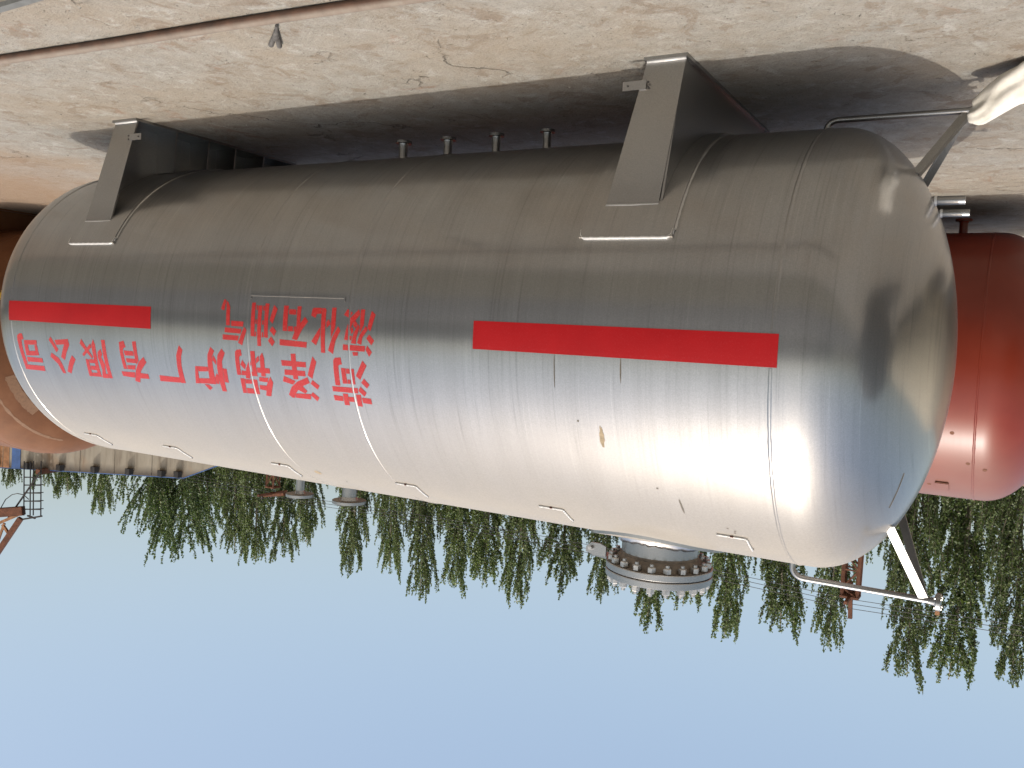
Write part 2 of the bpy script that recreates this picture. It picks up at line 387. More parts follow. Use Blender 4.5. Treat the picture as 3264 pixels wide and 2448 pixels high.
# stencilled characters
CH = [
[[(4.47,-2.75),(4.451,-5.39),(4.434,-5.41),(4.431,-4.63),(4.441,-2.01),(4.469,-2.36)],[(4.428,-5.1),(4.409,-4.53),(4.39,-3.12),(4.386,2.44),(4.419,2.5),(4.422,-2.82)],[(4.374,0.99),(4.265,1.11),(4.268,2.6),(4.373,2.59)],[(4.43,3.12),(4.283,3.35),(4.291,4.75),(4.433,4.6)],[(4.451,5.29),(4.307,5.45),(4.316,6.94),(4.453,6.86)],[(4.257,2.58),(4.237,3.56),(4.281,8.28),(4.316,7.54),(4.284,4.68)]],
[[(4.198,-4.72),(4.167,-4.76),(4.168,5.33),(4.202,5.32)],[(4.141,-3.92),(4.108,-3.97),(4.115,8.13),(4.146,8.08)],[(4.083,-4.66),(4.05,-4.6),(4.055,5.51),(4.087,5.4)],[(4.158,-4.08),(4.148,-4.02),(4.145,-2.57),(4.156,-2.56)],[(4.1,-3.9),(4.087,-3.92),(4.087,-2.48),(4.1,-2.51)],[(4.16,0.29),(4.149,0.27),(4.15,1.61),(4.16,1.58)],[(4.101,0.39),(4.089,0.42),(4.091,1.71),(4.102,1.68)],[(4.162,3.87),(4.151,3.89),(4.154,5.37),(4.166,5.32)],[(4.104,3.92),(4.092,3.98),(4.094,5.5),(4.106,5.45)],[(4.009,-4.28),(3.977,-3.07),(4.013,1.24),(4.039,0.28)],[(4.015,1.99),(3.981,3.42),(4,4.84),(4.038,3.29)],[(4.026,5.02),(3.995,6.58),(4.019,7.9),(4.053,6.34)]],
[[(3.926,-4.21),(3.887,-4.19),(3.892,3.17),(3.928,3.14)],[(3.815,-4.12),(3.783,-4.16),(3.786,0.7),(3.815,2.23)],[(3.881,-3.21),(3.823,-3.17),(3.822,-1.69),(3.88,-1.7)],[(3.884,1.74),(3.843,1.72),(3.844,3.19),(3.887,3.16)],[(3.835,1.77),(3.817,1.74),(3.824,3.23),(3.838,3.21)],[(3.749,-1.2),(3.723,0.1),(3.772,2.63),(3.811,5.66),(3.852,5.38),(3.824,2.73)],[(3.953,5.68),(3.732,6.02),(3.737,7.65),(3.956,7.44)]],
[[(3.693,-3.6),(3.68,-3.91),(3.623,-3.94),(3.621,-2.3),(3.656,-2.2),(3.666,-1.02),(3.701,-1.64)],[(3.619,-3.83),(3.593,-3.91),(3.584,-3.39),(3.59,8.79),(3.622,8.75)],[(3.627,1.62),(3.626,3.79),(3.659,6.77),(3.696,5.69)],[(3.56,-0.79),(3.545,0.5),(3.576,1.64),(3.579,-0.04)],[(3.54,-4.11),(3.508,-4.15),(3.508,1.39),(3.543,4.57)],[(3.487,0.99),(3.469,2.21),(3.507,5.21),(3.529,8.92),(3.566,8),(3.533,4.31)]],
[[(3.422,-3.94),(3.381,-2.86),(3.407,-1.41),(3.447,-2.24)],[(3.338,-3.92),(3.326,-2.53),(3.38,0.2),(3.407,2.85),(3.411,4.75),(3.44,4.7),(3.427,1.94),(3.399,-1.42)],[(3.323,-3.94),(3.292,-3.94),(3.295,0.28),(3.324,2.67)],[(3.243,-3.66),(3.214,-2.66),(3.245,1.93),(3.269,1.16)],[(3.254,2.81),(3.217,4.42),(3.238,5.8),(3.274,3.97)],[(3.268,5.87),(3.235,7.67),(3.257,9),(3.282,7.04)],[(3.36,-0.78),(3.341,0.13),(3.358,1.33),(3.376,0.43)],[(3.378,1.02),(3.37,2.42),(3.388,2.99),(3.392,1.64)],[(3.336,0.12),(3.326,1.04),(3.349,3.9),(3.353,5.68),(3.389,5.53),(3.369,2.77)],[(3.281,0.53),(3.266,1.62),(3.304,3.8),(3.312,5.81),(3.343,5.35),(3.324,3.14)],[(3.399,3.49),(3.381,3.5),(3.389,4.74),(3.405,4.69)],[(3.449,5.98),(3.284,6.1),(3.288,7.64),(3.452,7.59)],[(3.38,7.95),(3.339,7.91),(3.341,8.9),(3.375,8.99)]],
[[(3.53,10.58),(3.516,9.93),(3.473,9.74),(3.466,11.74),(3.487,11.87),(3.495,12.31),(3.499,18.08),(3.536,18.02),(3.534,12.8)],[(3.476,12.75),(3.444,12.77),(3.44,17.23),(3.476,17.36)],[(3.408,12.78),(3.378,12.76),(3.38,17.27),(3.415,17.32)],[(3.441,12.81),(3.41,12.79),(3.413,14.27),(3.439,14.28)],[(3.436,15.96),(3.413,16),(3.418,17.28),(3.438,17.22)],[(3.565,18.43),(3.368,18.3),(3.372,19.93),(3.565,19.97)],[(3.567,21.13),(3.496,21.26),(3.498,22.79),(3.566,22.81)],[(3.452,21.26),(3.399,21.18),(3.398,22.7),(3.451,22.71)],[(3.35,21.11),(3.281,21.15),(3.281,22.9),(3.348,22.75)],[(3.491,20.38),(3.452,20.35),(3.456,23.95),(3.494,23.98)],[(3.39,20.31),(3.353,20.26),(3.358,23.96),(3.393,23.85)],[(3.309,10.19),(3.28,11.54),(3.339,15.75),(3.368,14.73)],[(3.31,15.28),(3.275,17.01),(3.297,18.16),(3.334,16.6)],[(3.346,17.77),(3.306,19.46),(3.326,20.67),(3.367,19.12)]],
[[(3.869,9.73),(3.83,9.63),(3.832,17.34),(3.871,17.42)],[(3.953,11.84),(3.752,11.91),(3.754,13.48),(3.952,13.53)],[(3.934,14.61),(3.766,14.59),(3.767,16.21),(3.94,16.27)],[(3.949,16.69),(3.857,17.96),(3.883,19.16),(3.965,18.39)],[(3.755,16.42),(3.742,18.12),(3.83,19.85),(3.874,21.78),(3.895,23.47),(3.916,23.39),(3.939,22.54),(3.902,19.99),(3.842,18.03)],[(3.812,18.98),(3.775,20.84),(3.796,21.68),(3.852,20.6)],[(3.877,21.92),(3.753,21.62),(3.759,23.36),(3.886,23.34)],[(3.693,10.05),(3.665,11.58),(3.715,16.8),(3.748,15.76)],[(3.716,17.14),(3.666,18.7),(3.687,19.96),(3.736,18.31)],[(3.732,20.94),(3.688,22.51),(3.71,23.78),(3.756,21.98)]],
[[(4.35,10.41),(4.333,9.71),(4.297,9.57),(4.293,11.44),(4.312,11.62),(4.318,12.17),(4.324,17.69),(4.359,17.67),(4.357,13.48)],[(4.338,18.7),(4.299,18.71),(4.311,23.55),(4.345,23.63)],[(4.225,18.72),(4.19,18.73),(4.194,23.5),(4.235,23.52)],[(4.297,18.89),(4.229,18.79),(4.231,20.12),(4.299,20.32)],[(4.301,21.79),(4.231,21.8),(4.237,23.48),(4.307,23.59)],[(4.313,16.16),(4.214,16.24),(4.219,17.61),(4.321,17.68)],[(4.228,12.31),(4.218,13.86),(4.241,16.33),(4.249,18.59),(4.287,18.58),(4.269,15.35)],[(4.293,12.76),(4.268,14.27),(4.28,15.78),(4.316,14.29)],[(4.213,9.82),(4.175,9.77),(4.179,17.61),(4.217,17.61)],[(4.135,11.27),(4.11,10.04),(4.098,11.81),(4.107,17.44),(4.144,17.52),(4.135,12.05)],[(4.145,11.04),(4.142,12.58),(4.173,13.59),(4.171,12.02)],[(4.172,14.78),(4.062,14.75),(4.064,16.34),(4.174,16.38)],[(4.166,17.81),(4.085,17.74),(4.1,19.23),(4.172,19.08)],[(4.177,20.34),(4.114,20.38),(4.126,22.01),(4.181,21.75)],[(4.068,17.36),(4.052,19.19),(4.099,23.82),(4.141,23.71),(4.11,19.95)]],
[[(4.574,9.47),(4.542,10.65),(4.566,12.46),(4.574,14.93),(4.579,21.64),(4.636,21.68),(4.62,15.07),(4.609,12.04)],[(4.472,9.75),(4.445,11.06),(4.481,13.84),(4.487,16.31),(4.494,19.95),(4.497,23.8),(4.537,23.82),(4.542,20.13),(4.534,15.36),(4.514,11.78)],[(4.555,12.02),(4.532,13.85),(4.541,15.16),(4.57,13.55)],[(4.484,16.02),(4.449,16.13),(4.455,20.67),(4.491,20.57)],[(4.551,17.76),(4.538,18.98),(4.55,21.45),(4.574,21.39),(4.576,19.39)],[(4.719,16.06),(4.626,15.97),(4.629,17.46),(4.721,17.76)],[(4.732,20.09),(4.627,19.86),(4.637,21.63),(4.737,21.85)],[(4.745,16.15),(4.72,16.07),(4.74,21.89),(4.777,21.97)],[(4.694,22.04),(4.652,21.98),(4.625,23.05),(4.657,24)]],
[[(4.877,9.7),(4.846,11.17),(4.868,13.27),(4.88,16.34),(4.88,22.39),(4.929,22.45),(4.926,17.1),(4.916,13.09)],[(5.132,20.48),(4.925,20.56),(4.933,22.36),(5.139,22.57)]],
[[(5.5,10.13),(5.448,9.54),(5.434,11.69),(5.458,12.06),(5.471,13.04),(5.464,19.4),(5.501,19.42),(5.505,13.45)],[(5.357,9.64),(5.317,9.45),(5.318,16.1),(5.352,17.48)],[(5.462,12.86),(5.361,12.91),(5.36,14.47),(5.455,14.58)],[(5.453,15.53),(5.356,15.51),(5.354,17),(5.45,16.97)],[(5.455,17.96),(5.362,17.83),(5.378,19.35),(5.458,19.38)],[(5.26,14.6),(5.238,16.34),(5.319,19.64),(5.366,23.98),(5.413,23.47),(5.372,19.49),(5.32,16.42)],[(5.537,20.43),(5.387,20.36),(5.405,22.33),(5.533,22.1)],[(5.33,20.4),(5.25,20.46),(5.251,22.21),(5.348,22.33)]],
[[(5.698,9.86),(5.656,9.77),(5.663,23.53),(5.702,23.56)],[(5.756,14.11),(5.718,13.04),(5.711,14.96),(5.729,15.99),(5.705,18.57),(5.726,22.02),(5.763,23.54),(5.78,23.6),(5.753,20.74),(5.758,18.06),(5.769,16.11)],[(5.742,22.07),(5.699,21.93),(5.707,23.61),(5.77,23.7)],[(5.789,9.85),(5.774,11.57),(5.785,23.44),(5.822,23.4),(5.816,11.67)],[(5.915,17.02),(5.882,17.26),(5.889,23.46),(5.929,23.6)],[(5.877,17.01),(5.812,17.06),(5.818,18.41),(5.876,18.49)],[(5.878,19.44),(5.812,19.5),(5.819,20.96),(5.881,20.99)],[(5.883,22.04),(5.815,21.98),(5.825,23.41),(5.887,23.45)],[(5.926,10),(5.826,15.94),(5.839,16.97),(5.862,15.71),(5.95,11.67)],[(5.828,11.38),(5.821,12.66),(5.93,16.23),(5.941,15.43)]],
[[(6.293,10),(6.266,11.76),(6.221,14.5),(6.256,15.71),(6.286,13.15),(6.322,11.23)],[(6.251,11.13),(6.086,10.42),(6.078,12.47),(6.13,15.44),(6.173,18.35),(6.209,17.29),(6.141,12.46),(6.239,12.87)],[(6.317,15.94),(6.241,17.79),(6.216,20.5),(6.21,23.51),(6.245,23.45),(6.273,19.98),(6.343,17.39)],[(6.072,16.22),(6.04,17.72),(6.089,20.1),(6.142,23.28),(6.183,22.7),(6.125,18.83)]],
[[(6.72,10.42),(6.686,9.66),(6.654,9.66),(6.645,11.8),(6.674,11.96),(6.678,14.81),(6.672,20.85),(6.714,23.12),(6.719,18.1),(6.726,12.15)],[(6.641,12.03),(6.479,11.75),(6.484,13.47),(6.646,13.76)],[(6.645,13.86),(6.601,13.75),(6.604,17.78),(6.651,17.91)],[(6.516,13.65),(6.483,13.63),(6.486,17.45),(6.524,17.55)],[(6.597,15.93),(6.52,15.86),(6.528,17.57),(6.602,17.77)],[(6.651,18.44),(6.456,18.41),(6.459,20.12),(6.658,20.26)],[(6.713,21.52),(6.462,21.46),(6.468,23.48),(6.719,23.47)]]]
def glyph(polys):
    bm = bmesh.new(); V = []; F = []
    for q, poly in enumerate(polys):
        bm.clear()
        f = bm.faces.new([bm.verts.new((p[0], p[1] * .0209, 0)) for p in poly])
        bmesh.ops.triangulate(bm, faces=[f]); bmesh.ops.subdivide_edges(bm, edges=list(bm.edges), cuts=4, use_grid_fill=True)
        bm.verts.index_update(); b0 = len(V)
        for v in bm.verts: V.append(surf(v.co.x, v.co.y / .0209, RT + .0008 + q * .00004))
        for fc in bm.faces: F.append(tuple(v.index + b0 for v in fc.verts))
    bm.free()
    me = V, F
    return me
for polys in CH:
    V, F = glyph(polys)
    # all paint faces look outwards
    FF = []
    for f in F:
        nrm = (V[f[1]] - V[f[0]]).cross(V[f[2]] - V[f[0]]); c = V[f[0]]
        out = Vector((0, c.y - D0, c.z - Z0)); FF.append(f if nrm.dot(out) > 0 else f[::-1])
    o = mk('painted_character', V, FF, 'red_stencil', tank)
    bmx = bmesh.new(); bmx.from_mesh(o.data)
    for f in bmx.faces:
        c = f.calc_center_median() + o.location + tank.location; out = Vector((0, c.y - D0, c.z - Z0))
        if f.normal.dot(out) < 0: f.normal_flip()
    bmx.to_mesh(o.data); bmx.free()

# nameplate rail under the lettering
mk('nameplate_rail', *patch(3.446, 4.219, -7.2, -6.75, RT - .002, RT + .006, nx=6, nt=2), 'silver_paint', tank)
for x in (3.446, 4.207): mk('nameplate_rail', *patch(x, x + .008, -6.75, -5.9, RT - .002, RT + .005, nx=1, nt=2), 'silver_paint', tank)

# stains and runs on the paint
def blot(cx, ct, wx, wt, seed, mat, lean=0.):
    r = random.Random(seed); n = 22; V = [surf(cx, ct, RT + .0012)]
    for j in range(n):
        a = 2 * math.pi * j / n; q = 1 + r.uniform(-.16, .16)
        t = math.sin(a) * wt / 2 * q; V.append(surf(cx + math.cos(a) * wx / 2 * q + lean * t, ct + t, RT + .0012))
    F = [(0, j + 1, (j + 1) % n + 1) for j in range(n)]
    mk('stain', V, F, mat, tank)
blot(1.816, 25.2, .026, 5.6, 1, 'stain', .0); blot(1.94, 21.4, .011, .5, 2, 'stain_dark')
blot(2.058, 9.3, .0055, 8.6, 3, 'stain_dark'); blot(1.694, 7.9, .0075, 5.6, 4, 'stain_dark')
blot(1.453, 44.5, .010, 5.6, 5, 'stain_dark', -.0012); blot(4.09, 57.6, .05, 2.6, 6, 'stain')
for k, (x, t) in enumerate(((1.24, 51.5), (1.205, 52.4), (1.21, 53.4), (1.56, 39.), (3.9, 62.), (1.15, 62.))): blot(x, t, .012, .55, 10 + k, 'stain_dark')
# scratch on the near head
def onhead(y, z):
    q = 1 - ((y - D0) ** 2 + (z - Z0) ** 2) / RT ** 2; return Vector((X0 - .60 * math.sqrt(max(q, 0)), y, z))
pts = [onhead(4.646 + (4.69 - 4.646) * i / 8, 2.04 + (2.223 - 2.04) * i / 8) + Vector((-.001, -.0005, .0005)) for i in range(9)]
B().tube(pts, .0016, 5).mk('scratch', 'stain_dark', tank)

# top lugs: small plates standing a little off the shell
for x0 in (1.159, 2.208, 3.245, 4.33, 5.46, 6.42):
    w_ = .155
    o = mk('insulation_lug', *patch(x0, x0 + w_, 55.6, 63.8, RT - .002, RT + .011, nx=2, nt=4), 'silver_paint', tank)
    B().tube([surf(x0 + w_ * i / 10, 55.5, RT + .0045) for i in range(11)], [.0068 + .001 * math.sin(i * 2.7 + x0) for i in range(11)], 8).mk('weld_bead', 'weld', o, smooth=True)
    B().tube([surf(x0 - .001, 55.6 + 7.6 * i / 10, RT + .0045) for i in range(11)], [.0062 + .001 * math.sin(i * 3.1 + x0) for i in range(11)], 8).mk('weld_bead', 'weld', o, smooth=True)
    mk('rust_spot', *patch(x0 + .066, x0 + .082, 55.05, 55.5, RT + .001, RT + .0105, nx=1, nt=1), 'rust_steel', o)

# bottom nozzles
for x, rn, rf in ((4.0, .031, .059), (3.61, .0295, .056), (3.213, .028, .053), (2.82, .0265, .05)):
    o = B().lathe([(rn, .16), (rn, .30)], (x, D0, 0), n=20).mk('bottom_nozzle', 'silver_steel', tank, auto=40)
    B().lathe([(rf, .106), (rf, .124), (rf * .62, .126), (rf * .56, .14), (rn * 1.02, .165)], (x, D0, 0), n=24).mk('flange', 'silver_steel', o, auto=40)
# top nozzles
for x, rn, rf, zt in ((4.845, .035, .108, 2.818), (4.345, .055, .128, 2.80)):
    o = B().lathe([(rn, 2.62), (rn, zt - .045)], (x, D0, 0), n=24).mk('top_nozzle', 'silver_steel', tank, auto=40)
    B().lathe([(rn * 1.02, zt - .05), (rn * 1.25, zt - .025), (rf, zt - .022), (rf, zt)], (x, D0, 0), n=32).mk('flange', 'silver_steel', o, auto=40)
    B().lathe([(rn * 1.3, zt - .0255), (rf * .985, zt - .0235)], (x, D0, 0), n=32, caps=False).mk('rust_ring', 'flange_rusty', o)
    B().lathe([(rn * 1.5, zt + .0005), (rn * 1.5, zt + .006)], (x, D0, 0), n=24).mk('raised_face', 'silver_steel', o, auto=40)

# manhole
MX = 1.86; ZF = 2.822
man = B().lathe([(.235, 2.56), (.235, 2.765)], (MX, D0, 0), n=56).mk('manhole', 'silver_steel', tank, auto=40)
def saddle_ring(r0, r1, lift, thick, n=64):
    V = []; F = []
    for r, l in ((r0, lift), (r1, lift), (r1, lift - thick), (r0, lift - thick)):
        for j in range(n):
            a = 2 * math.pi * j / n; x = MX + r * math.cos(a); y = D0 + r * math.sin(a)
            V.append(Vector((x, y, Z0 + math.sqrt(RT ** 2 - (y - D0) ** 2) + l)))
    for i in range(4):
        for j in range(n): F.append((i * n + j, i * n + (j + 1) % n, ((i + 1) % 4) * n + (j + 1) % n, ((i + 1) % 4) * n + j))
    return V, F
mk('reinforcing_pad', *saddle_ring(.236, .43, .018, .03), 'silver_paint', man, auto=30)
V = []; F = []; n = 90; r_ = random.Random(3)
for j in range(n):
    a = 2 * math.pi * j / n; q = r_.uniform(.8, 1.2)
    for rr, hh in ((.262 * 1, .016), (.258, .016 + .016 * q), (.246, .016 + .026 * q), (.234, .016 + .03 * q)):
        y = D0 + rr * math.sin(a); V.append(Vector((MX + rr * math.cos(a), y, Z0 + math.sqrt(RT ** 2 - (y - D0) ** 2) + hh)))
for j in range(n):
    for i in range(3): F.append((j * 4 + i, ((j + 1) % n) * 4 + i, ((j + 1) % n) * 4 + i + 1, j * 4 + i + 1))
mk('weld_bead', V, F, 'weld_silver', man, smooth=True)
B().lathe([(.236, ZF - .066), (.240, ZF - .058), (.240, ZF - .05), (.275, ZF - .008), (.278, ZF)], (MX, D0, 0), n=64).mk('hub', 'flange_rusty', man, auto=30)
B().lathe([(.322, ZF), (.327, ZF + .004), (.327, ZF + .036), (.324, ZF + .040)], (MX, D0, 0), n=72).mk('neck_flange', 'silver_steel', man, auto=30)
B().lathe([(.279, ZF - .0012), (.319, ZF - .0012)], (MX, D0, 0), n=64, caps=False).mk('rust_ring', 'flange_rusty', man)
B().lathe([(.300, ZF + .040), (.300, ZF + .046)], (MX, D0, 0), n=64).mk('gasket', 'rubber_black', man)
B().lathe([(.324, ZF + .046), (.327, ZF + .050), (.327, ZF + .084), (.322, ZF + .088)], (MX, D0, 0), n=72).mk('blind_cover', 'silver_steel', man, auto=30)
# one stud with its two nuts, then copied round the circle
def hexnut(b, c, r, z0, z1):
    b.lathe([(r * .86, z0), (r, z0 + .004), (r, z1 - .004), (r * .86, z1)], c, n=6)
b = B(); hexnut(b, (0, 0, 0), .026, ZF - .036, ZF - .0014); hexnut(b, (0, 0, 0), .026, ZF + .0885, ZF + .121); b.lathe([(.013, ZF - .052), (.013, ZF + .138)], (0, 0, 0), n=10)
stud = None
for k in range(20):
    a = 2 * math.pi * (k + .35) / 20; c = Vector((MX + .292 * math.cos(a), D0 + .292 * math.sin(a), ZF + .043))
    if stud is None:
        stud = mk('stud_bolt', [v + Vector((c.x, c.y, 0)) for v in b.V], b.F, 'bolt_steel', man, origin=c); o = stud
    else: o = place(stud.data, 'stud_bolt', c, man)
    o.rotation_euler.z = random.Random(k).uniform(0, 1)
# hinge ears on the +x side
for dz, th in ((ZF + .004, .0), ):
    poly = [(MX + .318, -.07), (MX + .318, .07), (MX + .36, .055), (MX + .415, .042)]
    for i in range(1, 8):
        a = math.pi / 2 - math.pi * i / 8; poly.append((MX + .42 + .042 * math.cos(a), .042 * math.sin(a)))
    poly += [(MX + .415, -.042), (MX + .36, -.055)]
    e = B().prism([(p[0], p[1] + D0) for p in poly], 'z', ZF + .006, ZF + .024).mk('hinge_ear', 'silver_steel', man)
    B().prism([(MX + .318, ZF + .002), (MX + .318, ZF - .06), (MX + .36, ZF - .075), (MX + .42, ZF - .075), (MX + .455, ZF - .045), (MX + .455, ZF - .012), (MX + .40, ZF + .002)], 'y', D0 - .10, D0 - .084).mk('hinge_ear', 'silver_steel', man)
    B().tube([(MX + .418, D0 - .122, ZF - .04), (MX + .418, D0 - .06, ZF - .04)], .013, 12).mk('hinge_pin', 'bolt_steel', man, auto=40)

# level-gauge connections on the near head: bent pipes, end flanges, V braces
def bend(p, c, q, r, n=8):
    p, c, q = Vector(p), Vector(c), Vector(q); a = c + (p - c).normalized() * r; b_ = c + (q - c).normalized() * r; out = [p, a]
    for i in range(1, n):
        t = i / n; out.append(a.lerp(c, t).lerp(c.lerp(b_, t), t))
    return out + [b_, q]
up = B().tube(bend((1.062, D0, 2.60), (1.062, D0, 2.764), (.33, D0, 2.764), .075, 10), .0165, 14).mk('gauge_pipe', 'silver_steel', tank, auto=40)
B().lathe([(.018, .348), (.022, .318), (.024, .312)], (0, D0, 2.764), axis='x', n=20).mk('pipe_neck', 'silver_steel', up, auto=40)
B().lathe([(.044, .312), (.048, .309), (.048, .289), (.044, .286)], (0, D0, 2.764), axis='x', n=28).mk('flange', 'silver_steel', up, auto=40)
for k in range(4):
    a = math.pi / 4 + k * math.pi / 2
    c = (0, D0 + .036 * math.cos(a), 2.764 + .036 * math.sin(a)); b = B(); b.lathe([(.008, .318), (.008, .280)], c, axis='x', n=6); b.mk('bolt', 'bolt_steel', up)
B().tube([(.30, D0, 2.80), (.30, D0, 2.832)], .012, 8).mk('drip_lug', 'rust_light', up)
lo = B().tube(bend((1.05, D0, .33), (1.05, D0, .180), (.33, D0, .180), .07, 10), .0165, 14).mk('gauge_pipe', 'silver_steel', tank, auto=40)
B().lathe([(.018, .348), (.022, .318), (.024, .312)], (0, D0, .180), axis='x', n=20).mk('pipe_neck', 'silver_steel', lo, auto=40)
B().lathe([(.044, .312), (.048, .309), (.048, .289), (.044, .286)], (0, D0, .180), axis='x', n=28).mk('flange', 'silver_steel', lo, auto=40)
def angle_iron(a, b_, w1, up_):
    bb = B(); a, b_ = Vector(a), Vector(b_); bb.bar(a, b_, w1, .005, up_); d = (b_ - a).normalized(); r = d.cross(Vector(up_)).normalized(); u = r.cross(d)
    o_ = r * (w1 / 2 - .0025) + u * (w1 / 2); bb.bar(a - o_ + 0 * u, b_ - o_, .005, w1, up_); return bb
for s in (-1, 1):
    hp = onhead(D0 + s * .245, 2.362); angle_iron((.372, D0 + s * .012, 2.752), hp + Vector((.004, 0, 0)), .046, (0, s, .25)).mk('brace', 'silver_dull', tank)
    hp = onhead(D0 + s * .205, .53); angle_iron((.352, D0 + s * .012, .196), hp + Vector((.004, 0, 0)), .040, (0, s, -.25)).mk('brace', 'silver_steel', tank)
    w0 = onhead(D0 + s * .245, 2.362)
    B().tube([w0 + Vector((-.004, -.02, -.012)), w0 + Vector((-.004, 0, .004)), w0 + Vector((-.004, .02, .012))], .007, 8).mk('weld_bead', 'weld', tank, smooth=True)
# two thermometer stubs
for y, z, r, xe in ((D0 - .06, .652, .0235, .318), (D0 + .03, .705, .0195, .30)):
    o = B().tube([onhead(y, z) + Vector((.03, 0, 0)), (xe, y, z)], r, 18).mk('thermometer_stub', 'silver_steel', tank, auto=40)
    B().lathe([(r * 1.25, 0), (r * 1.06, -.012)], onhead(y, z) + Vector((-.004, 0, 0)), axis='x', n=18, caps=False).mk('weld_bead', 'weld', o, smooth=True)

# saddles
def saddle(xa, xb, pa, pb, xt0, xt1, webx, ribdir, lugx, lugside):
    """xa..xb base plate, pa..pb wrapper plate, xt0..xt1 top of the side plates"""
    yb0, yb1 = 4.345, 2 * D0 - 4.345; tb = .018; wt = .012
    yt, zt = D0 - RT * math.cos(math.radians(34)), Z0 - RT * math.sin(math.radians(34))
    RP = RT + .014
    # web with its curved top
    poly = [(yb0 + .03, tb)]
    n = 30
    for i in range(n + 1):
        t = -34.6 - (180 - 69.2) * i / n; p = surf(0, t, RP + .001); poly.append((p.y, p.z))
    poly.append((yb1 - .03, tb))
    web = B().prism(poly, 'x', webx - wt / 2, webx + wt / 2).mk('saddle', 'silver_steel', tank)
    B().box((xa, yb0, 0.0), (xb, yb1, tb)).mk('base_plate', 'silver_steel', web)
    mk('wrapper_plate', *patch(pa, pb, -180 + 24.1, -24.1, RT - .002, RP, nx=6, nt=60), 'silver_paint', web, auto=30)
    nn = 24                                                # weld bead along the wrapper's upper edge, with rounded corners
    for t in (-24.1, -155.9):
        sg = 1 if t > -90 else -1
        pts = [surf(pa + .004, t - sg * 2.2, RT + .006), surf(pa + .008, t - sg * .6, RT + .006), surf(pa + .03, t + sg * .1, RT + .006)]
        pts += [surf(pa + .03 + (pb - pa - .06) * i / nn, t + sg * .1, RT + .006 + .001 * math.sin(i * 2.1)) for i in range(1, nn)]
        pts += [surf(pb - .03, t + sg * .1, RT + .006), surf(pb - .008, t - sg * .6, RT + .006), surf(pb - .004, t - sg * 2.2, RT + .006)]
        B().tube(pts, .0085, 8).mk('weld_bead', 'weld', web, smooth=True)
    for px in (pa, pb): mk('weld_bead', *bead(px, RT + .003, D0, Z0, .006, 90, -154, -26), 'weld_silver', web, smooth=True)
    for s in (-1, 1):                                      # leaning side plates
        def Y(y): return y if s < 0 else 2 * D0 - y
        V = [(xa + .012, Y(yb0 + .022), tb), (xb - .012, Y(yb0 + .022), tb), (xt1, Y(yt - .016), zt), (xt0, Y(yt - .016), zt),
             (xa + .012, Y(yb0 + .034), tb), (xb - .012, Y(yb0 + .034), tb), (xt1, Y(yt - .004), zt), (xt0, Y(yt - .004), zt)]
        mk('side_plate', V, [(0, 1, 2, 3), (7, 6, 5, 4), (0, 4, 5, 1), (1, 5, 6, 2), (2, 6, 7, 3), (3, 7, 4, 0)], 'silver_steel', web)
        B().tube([(xt0, Y(yt - .012), zt + .004), ((xt0 + xt1) / 2, Y(yt - .015), zt + .006), (xt1, Y(yt - .014), zt + .004)], .008, 8).mk('weld_bead', 'weld', web, smooth=True)
        B().tube([(xa + .012, Y(yb0 + .02), tb + .003), ((xa + xb) / 2, Y(yb0 + .019), tb + .004), (xb - .012, Y(yb0 + .02), tb + .003)], .007, 8).mk('weld_bead', 'weld', web, smooth=True)
    for y in (D0 - .46, D0 - .14, D0 + .14, D0 + .46):     # stiffening ribs
        zc = Z0 - math.sqrt(RP ** 2 - (y - D0) ** 2) - .002
        x_in = webx + ribdir * wt / 2; x_o0 = (xb - .012 if ribdir > 0 else xa + .012); x_o1 = (max(xt0, xt1) - .01 if ribdir > 0 else min(xt0, xt1) + .01)
        B().prism([(x_in, tb), (x_o0, tb), (x_o1, zc), (x_in, zc)], 'y', y - .006, y + .006).mk('rib', 'silver_steel', web)
    # earthing lug with bolts
    f = .30
    yl = yb0 + .022 + (yt - .016 - yb0 - .022) * ((.15 - tb) / (zt - tb)) - .008
    B().box((min(lugx, lugx + lugside * .13), yl - .003, .125), (max(lugx, lugx + lugside * .13), yl + .003, .172)).mk('earthing_lug', 'silver_steel', web)
    for (dx, z) in ((.10, .149), (-.012, .137), (-.012, .162)):
        B().lathe([(.0055, yl - .0075), (.0055, yl)], (lugx + lugside * dx, 0, z), axis='y', n=10).mk('bolt', 'dark_steel', web)
    return web
saddle(1.585, 1.820, 1.506, 2.004, 1.623, 1.906, 1.612, 1, 1.79, 1)
saddle(5.865, 6.140, 5.714, 6.238, 5.882, 6.174, 6.11, -1, 5.90, -1)
